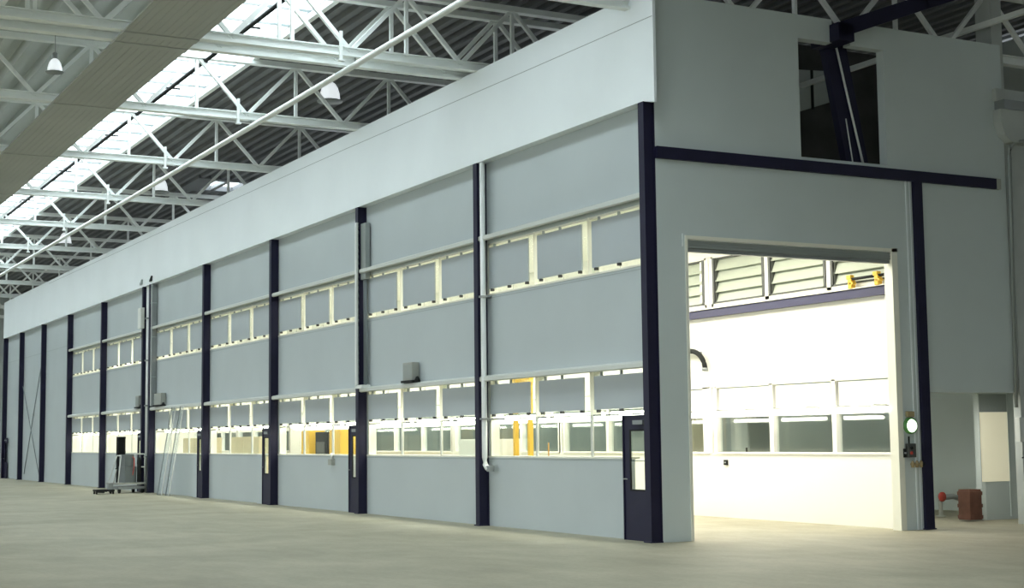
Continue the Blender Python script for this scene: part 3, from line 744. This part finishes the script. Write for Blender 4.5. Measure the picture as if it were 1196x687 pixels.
# far wall: beam, louvred windows, lower windows
e = empty('room_beam', (-3.4, YFI-0.1, 4.30), 'blue grey steel beam along the lit far wall', 'beam')
MB().box(XR1+3.4+0.1, 3.1, -0.02, 0.10, 0, 0.17).build('web', M['navy_in'], e)
MB().box(XR1+3.4+0.1, 3.1, -0.06, 0.10, 0.17, 0.185).build('flange', M['cream'], e)
fb = [(-0.45, XL[1]+0.12)] + [(bays[k][0]-0.05 if k != 5 else XL[5]-0.05, bays[k][1]) for k in range(1, 7)]
fb[0] = (-0.12, -5.98); fb[1] = (-6.16, fb[1][1])
for k, (xr, xl) in enumerate(fb):
    if k <= 1:
        r = win_root('louvred upper window band on the far wall, %s bay' % ORD[k], ((xr+xl)/2, YFI, 4.53)); cx = (xr+xl)/2
        fr = MB(); fr.box(xl-cx, xr-cx, -0.02, 0.15, 0, 0.06); fr.box(xl-cx, xr-cx, -0.02, 0.15, 1.05, 1.09)
        for i in range(4):
            x = xl + (xr-xl)*i/3 - cx; fr.box(x-0.07, x+0.07, -0.02, 0.15, 0, 1.09)
        fr.build('window_frame', M['inwall'], r)
        for i in range(3):
            a, b = third(xr, xl, i); a += 0.10-cx; b -= 0.10+cx
            d = MB(); d.box(a-0.03, a+0.04, -0.04, 0.12, 0.06, 1.05); d.box(b-0.04, b+0.03, -0.04, 0.12, 0.06, 1.05); d.box(a, b, -0.04, 0.1, 0.06, 0.09); d.box(a, b, 0.0, 0.1, 1.02, 1.05)
            d.box(a+0.07, a+0.085, -0.02, 0.1, 0.06, 1.05)
            d.build('louvre_frame', M['louvre'], r)
            s = MB()
            for j in range(4):
                z = 0.07 + j*0.235
                s.add([(a+0.05, -0.02, z), (b-0.05, -0.02, z), (b-0.05, 0.07, z+0.25), (a+0.05, 0.07, z+0.25),
                       (a+0.05, -0.01, z-0.01), (b-0.05, -0.01, z-0.01), (b-0.05, 0.08, z+0.24), (a+0.05, 0.08, z+0.24)],
                      [(0,1,2,3),(7,6,5,4),(0,4,5,1),(1,5,6,2),(2,6,7,3),(3,7,4,0)])
            s.build('louvre_blades', M['blade'] if 'blade' in M else M['inwall'], r)
    r = win_root('lower window band on the far wall, %s bay' % ORD[k], ((xr+xl)/2, YFI, SILL)); cx = (xr+xl)/2; H = 2.79-SILL
    fr = MB(); fr.box(xl-cx, xr-cx, -0.03, 0.12, 0, 0.04); fr.box(xl-cx, xr-cx, 0.0, 0.12, H-0.03, H)
    for i in range(4):
        x = xl + (xr-xl)*i/3 - cx; fr.box(x-0.06, x+0.06, 0.0, 0.14, 0, H)
    fr.build('window_frame', M['inwall'], r)
    MB().box(xl-cx, xr-cx, 0.09, 0.098, 0.03, H-0.02).build('pane', M['glass'], r)
    for i in range(3):
        a, b = third(xr, xl, i)
        MB().box(a+0.14-cx, b-0.10-cx, 0.02, 0.05, 2.12-SILL, 2.74-SILL).build('flap', M['inwall'], r)
# upper far windows beyond the second bay are closed with plain lining
w = MB()
for k, (xr, xl) in enumerate(fb):
    if k > 1: w.box(xl-0.1, xr+0.1, YFI+0.02, YFO-0.02, 4.5, 5.65)
tag(w.build('wall_lining', M['inwall'], keep=True), kind='structure', label='white boards closing the far upper openings')

# yellow clamps with a dark rod at the louvres
e = empty('clamped_rod', (-0.9, YFI-0.14, 4.50), 'dark rod held in two yellow clamps below the louvres', 'rod')
MB().tube([(-0.40, 0, 0.16), (0.62, 0, 0.16)], 0.028, 10).build('rod', M['dark'], e)
for x in (-0.38, 0.36):
    c = MB(); c.box(x-0.05, x+0.05, -0.05, 0.06, -0.02, 0.16); c.box(x-0.09, x+0.03, -0.05, 0.05, 0.16, 0.24); c.box(x-0.02, x+0.09, -0.05, 0.05, 0.05, 0.10)
    c.build('clamp', M['yellow'], e, bevel=0.01)
# hose loop
pts = [(-6.14 - 0.28*(1-math.cos(t)), 0, 0.42*math.sin(t)) for t in [math.pi/2*k/10 for k in range(11)]]
e = empty('wall_hose', (0, YFI-0.12, 3.16), 'dark curved hose loop on the lit far wall at the doorway edge', 'hose')
MB().tube([(-6.14-0.55*(1-math.cos(t)), 0, 0.44*math.sin(t)) for t in [math.pi/2*k/10 for k in range(11)]] + [(-7.0, 0, 0.43)], 0.055, 12).build('hose', M['dark'], e)
MB().tube([(-6.14, 0, -0.02), (-6.14, 0, 0.05)], 0.07, 12).build('nozzle', M['mid'], e)
MB().box(-6.5, -6.42, 0, 0.12, 0.35, 0.42).build('wall_clip', M['mid'], e)

# ------------------------------------------------------------------ lamps inside the room
def strip(x, y, z, L, label, group, rows='near'):
    e = empty('strip_lamp', (x, y, z), label, 'lamp', group)
    return e
sp = empty('strip_lamp', (0, 0, 0), 'x', 'lamp', 'fluorescent strip lamps along the long wall windows')
MB().box(-0.88, 0.88, -0.05, 0.05, 0.065, 0.10).build('housing', M['boxwhite'], sp)
MB().tube([(-0.86,0,0.02),(0.86,0,0.02)], 0.045, 8).build('tube', M['tube'], sp)
MB().tube([(-0.5,0,0.09),(-0.5,0,4.0)], 0.004, 6).build('suspension_wire', M['mid'], sp)
MB().tube([(0.5,0,0.09),(0.5,0,4.0)], 0.004, 6).build('suspension_wire', M['mid'], sp)
arm_mes = [MB().box(u-0.02, u+0.02, 0.0, 0.30, 0.10, 0.12).mesh('wall_arm', M['mid']) for u in (-0.5, 0.5)]
first = True
POS3 = ['left', 'middle', 'right']
for k, (xr, xl) in enumerate(bays):
    for i in range(3):
        a, b = third(xr, xl, i)
        o = sp if first else copy_tree(sp); first = False
        o.location = ((a+b)/2, 0.55, 2.11); o['label'] = 'lit strip lamp behind the %s lower window of the %s bay' % (POS3[i], ORD[k]); o['group'] = 'fluorescent strip lamps behind the lower windows'
for k, (xr, xl) in enumerate(fb[:5]):
    for i in range(3):
        a, b = third(xr, xl, i)
        o = copy_tree(sp); o.location = ((a+b)/2, YFI-0.3, 2.16)
        for c_h, am in zip([c for c in o.children if c.name.startswith('suspension_wire')], arm_mes): c_h.data = am; c_h.name = 'wall_arm'
        o['label'] = 'lit strip lamp at the far wall, %s third of the %s bay' % (POS3[i], ORD[k]); o['group'] = 'fluorescent strip lamps along the far wall'
def area(name, loc, sx, sy, power, col, rot=(0,0,0)):
    l = bpy.data.lights.new(name, 'AREA'); l.shape = 'RECTANGLE'; l.size = sx; l.size_y = sy; l.energy = power; l.color = col
    o = bpy.data.objects.new(name, l); COL.objects.link(o); o.location = loc; o.rotation_euler = rot
    return o
for k, (xr, xl) in enumerate(bays):
    area('ceiling_light', ((xr+xl)/2, 2.9, 6.08), xr-xl-1, 2.2, ROOMP if 'ROOMP' in globals() else (400 if k < 2 else 330), (1.0, 0.96, 0.85))

# ------------------------------------------------------------------ furniture glimpsed through the windows
def cabinet(x, y, w_, d_, h_, m, label, name='cabinet', cat='cabinet', nd=2):
    e = empty(name, (x, y, 0), label, cat)
    MB().box(-w_/2, w_/2, -d_/2, d_/2, 0.05, h_).build('body', m, e, bevel=0.01)
    MB().box(-w_/2+0.03, w_/2-0.03, -d_/2+0.04, d_/2-0.03, 0, 0.05).build('plinth', M['dark'], e)
    for i in range(nd):
        x0 = -w_/2 + 0.02 + i*(w_-0.02)/nd; x1 = x0 + (w_-0.02)/nd - 0.02
        d = MB().box(x0, x1, -d_/2-0.02, -d_/2, 0.08, h_-0.03).build('door', m, e)
        MB().box(x1-0.06, x1-0.03, -d_/2-0.05, -d_/2-0.02, h_*0.5, h_*0.5+0.15).build('handle', M['dark'], d)
cabinet(-12.0, 3.2, 1.9, 0.7, 1.72, M['boxwhite'], 'tall white cabinet inside behind the second bay window')
cabinet(-23.6, 3.0, 0.7, 0.5, 2.05, M['yellow'], 'yellow cabinet inside left of the dark tool stand', nd=1)
cabinet(-21.1, 3.0, 0.9, 0.5, 2.05, M['yellow'], 'yellow cabinet inside right of the dark tool stand')
cabinet(-29.5, 3.0, 3.2, 0.6, 1.9, M['roller'], 'pale wooden cupboard inside behind the fifth bay window', nd=4)
cabinet(-35.2, 2.9, 3.0, 0.6, 1.9, M['roller'], 'pale wooden cupboard inside behind the sixth bay window', nd=4)
e = empty('yellow_frame', (-9.9, 3.0, 0), 'yellow steel post frame inside behind the nearest bay window', 'frame')
for dx in (-0.35, 0.35): MB().box(dx-0.05, dx+0.05, -0.05, 0.05, 0, 3.0).build('post', M['yellow'], e)
MB().box(-0.42, 0.42, -0.06, 0.06, 3.0, 3.12).build('crossbar', M['yellow'], e)
for bx in (-0.35, 0.35): MB().box(bx-0.12, bx+0.12, -0.12, 0.12, 0, 0.02).build('base_plate', M['mid'], e)
def chair(x, y, lab, rz):
    e = empty('wooden_chair', (x, y, 0), lab, 'chair', 'orange wooden chairs inside', rz=rz)
    MB().box(-0.22, 0.22, -0.22, 0.22, 1.10, 1.14).build('seat', M['wood'], e)
    for sx in (-0.2, 0.2):
        for sy in (-0.2, 0.2): MB().tube([(sx, sy, 1.1), (sx*1.15, sy*1.15, 0.0)], 0.02, 8).build('leg', M['wood'], e)
    b = MB(); b.box(-0.22, 0.22, 0.19, 0.22, 1.14, 1.62); b.build('backrest', M['wood'], e)
chair(-10.6, 2.3, 'high orange wooden stool chair inside, nearer the yellow posts', 0.4)
chair(-10.2, 3.6, 'high orange wooden stool chair inside, farther from the yellow posts', -0.5)
e = empty('tool_stand', (-22.4, 3.0, 0), 'dark tall tool stand inside between two yellow cabinets', 'stand')
MB().box(-0.5, 0.5, -0.2, 0.2, 0.1, 2.0).build('body', M['dark'], e, bevel=0.02)
for sx in (-0.42, 0.42): MB().lathe((sx, -0.03, 0.06), [(0,0),(0.06,0),(0.06,0.06),(0,0.06)], 12, 'y').build('wheel', M['mid'], e)
MB().box(-0.35, 0.35, -0.22, -0.2, 1.3, 1.7).build('panel', M['louvre'], e)
# beyond the far wall
cabinet(-8.2, 8.2, 0.7, 0.6, 2.6, M['boxwhite'], 'white tall cabinet beyond the far wall seen through its window', nd=1)
cabinet(-11.6, 8.6, 2.6, 0.3, 2.8, M['roller'], 'pale yellowish board cupboard beyond the far wall window', nd=2)

# ------------------------------------------------------------------ right passage
e = empty('brown_crate', (-1.43, 8.42, 0), 'red brown wooden crate standing in the passage under the end wall', 'crate', rz=math.radians(0))
b = MB(); b.box(-0.16, 0.16, -0.16, 0.16, 0.03, 0.60); b.build('body', M['crate'], e, bevel=0.01)
for z in (0.05, 0.27, 0.51): MB().box(-0.17, 0.17, -0.17, 0.17, z, z+0.07).build('slat', M['crate'], e)
MB().box(-0.15, 0.15, -0.15, 0.15, 0.6, 0.625).build('lid', M['crate'], e)
e = empty('gas_valve', (-2.9, 9.05, 0), 'small red handwheel valve on a grey stub beside the brown crate', 'valve')
MB().lathe((0, 0, 0.0), [(0,0),(0.1,0),(0.1,0.03),(0.04,0.05),(0.04,0.36),(0,0.36)], 14).build('stub', M['boxgrey'], e)
MB().lathe((0.04, 0, 0.42), [(0,0),(0.10,0),(0.10,0.03),(0,0.03)], 18, 'x').build('handwheel', M['red'], e)
MB().tube([(0,0,0.40),(0.0,0.35,0.42),(0.1,0.5,0.36)], 0.06, 10).build('pipe', M['mid'], e)
w = MB(); w.box(-1.75, -1.5, 8.93, 12.2, 0, 2.72); w.box(-12.0, -1.5, 11.2, 11.4, 0, 4.5); w.box(-1.5,-1.4, 8.9, 9.0,0,2.5) if False else None
tag(w.build('wall_passage', M['endwall'], keep=True), kind='structure', label='grey wall at the back of the passage')
w = MB(); w.box(-1.75, -T, 6.07, 12, 2.52, 2.7); tag(w.build('ceiling', M['endwall'], keep=True), kind='structure', label='low grey soffit over the passage')
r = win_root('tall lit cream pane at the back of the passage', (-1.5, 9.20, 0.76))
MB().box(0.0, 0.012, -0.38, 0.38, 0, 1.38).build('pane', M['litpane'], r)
MB().box(0.0, 0.010, -0.38, 0.38, 1.39, 1.74).build('upper_pane', M['seam'], r)
fr = MB(); fr.box(-0.005, 0.02, -0.40, -0.38, -0.7, 1.76); fr.box(-0.005, 0.02, 0.38, 0.40, -0.7, 1.76); fr.build('window_frame', M['endwall'], r)

area('passage_fill_light', (-0.95, 7.6, 2.46), 0.9, 0.9, 30, (1.0, 0.97, 0.88))  # fill light added to brighten the passage, no fixture hangs there
# hall pillar with corbel
e = empty('concrete_pillar', (-0.3, 9.2, 0), 'pale concrete hall pillar at the right edge with a stepped corbel', 'pillar')
MB().box(0.1, 0.28, -0.78, 0.6, 0, 7.3).build('shaft', M['concrete'], e)
MB().prism([(-1.2,7.65),(-1.1,7.40),(-0.92,7.28),(1.2,7.28),(1.2,7.9),(-1.2,7.9)], 'x', -0.3, 0.5).build('corbel', M['concrete'], e)
c = MB(); c.box(-0.3, 0.55, -1.15, 1.2, 7.9, 8.08); c.build('bearing_plate', M['mid'], e)
MB().box(-0.32, 0.4, -1.2, 1.2, 8.08, 8.32).build('cap_block', M['concrete'], e)
MB().box(-0.3, 0.1, -0.95, -0.66, 8.32, 10.3).build('upper_shaft', M['concrete'], e)
e = empty('wall_conduit', (0.04, 8.24, 2.1), 'thin grey conduit curving down the pillar into a box', 'conduit')
MB().tube([(0.25, 0.35, 5.2), (0.12, 0.2, 5.2), (0.06, 0.1, 5.12), (0.05, 0.06, 4.9), (0.0, 0.0, 0.1)], 0.035, 8).build('conduit', M['shutter'], e)
e = empty('socket_box', (0.0, 8.33, 1.55), 'white switch box with black plug on the pillar at right edge', 'socket')
MB().box(0.0, 0.12, -0.10, 0.06, 0.0, 0.46).build('housing', M['boxwhite'], e, bevel=0.01)
MB().box(0.0, 0.18, 0.06, 0.30, 0.05, 0.34).build('plug', M['dark'], e, bevel=0.01)
MB().tube([(0.06, 0.15, 0.06), (0.06, 0.15, -0.25), (0.05, 0.0, -0.3)], 0.015, 8).build('cable', M['dark'], e)
e = empty('crane_rail_beam', (16.0, 8.9, 8.3), 'dark rail beam resting on the corbel', 'beam') if False else None
p = MB(); p.bar((-40, 8.0, 9.62), (4.0, 8.0, 9.62), 0.1, 0.1); thing(p, 'roof_purlin', M['truss'], 'slim white rail running over the end wall at upper right', 'purlin', keep=True)
# debris
e = empty('cable_heap', (-0.4, 8.95, 0), 'small dark heap of cable on the floor by the pillar', 'cable')
cc = MB(); cc.tube([(0.1+0.35*math.cos(t*1.3)*0.8, 0.05+0.3*math.sin(t), 0.03+0.008*t) for t in [k*0.5 for k in range(40)]], 0.025, 8); cc.build('coil', M['dark'], e)
e.location = (0.35, 8.75, 0)

# ------------------------------------------------------------------ world and lights
wd = bpy.data.worlds.new('world'); SC.world = wd; wd.use_nodes = True
bg = wd.node_tree.nodes['Background']; bg.inputs['Strength'].default_value = 1.0
WN, WL = wd.node_tree.nodes, wd.node_tree.links
tcw = WN.new('ShaderNodeTexCoord'); sep = WN.new('ShaderNodeSeparateXYZ'); WL.new(tcw.outputs['Generated'], sep.inputs[0])
rmp = WN.new('ShaderNodeMapRange'); WL.new(sep.outputs['Z'], rmp.inputs['Value'])
rmp.inputs['From Min'].default_value = 0.0; rmp.inputs['From Max'].default_value = 0.9
rmp.inputs['To Min'].default_value = 1.6; rmp.inputs['To Max'].default_value = 12.0
vm_ = WN.new('ShaderNodeVectorMath'); vm_.operation = 'SCALE'; vm_.inputs[0].default_value = (0.90, 0.975, 1.0)
WL.new(rmp.outputs[0], vm_.inputs['Scale']); WL.new(vm_.outputs[0], bg.inputs['Color'])
SC.view_settings.view_transform = 'Standard'; SC.view_settings.look = 'None'; SC.view_settings.gamma = 1
SC.view_settings.exposure = 0.0; SC.view_settings.use_curve_mapping = False
SC.cycles.use_denoising = True
SC.cycles.max_bounces = 8; SC.cycles.diffuse_bounces = 5; SC.cycles.transparent_max_bounces = 16
SC.cycles.sample_clamp_indirect = 6
SC.cycles.caustics_reflective = False; SC.cycles.caustics_refractive = False
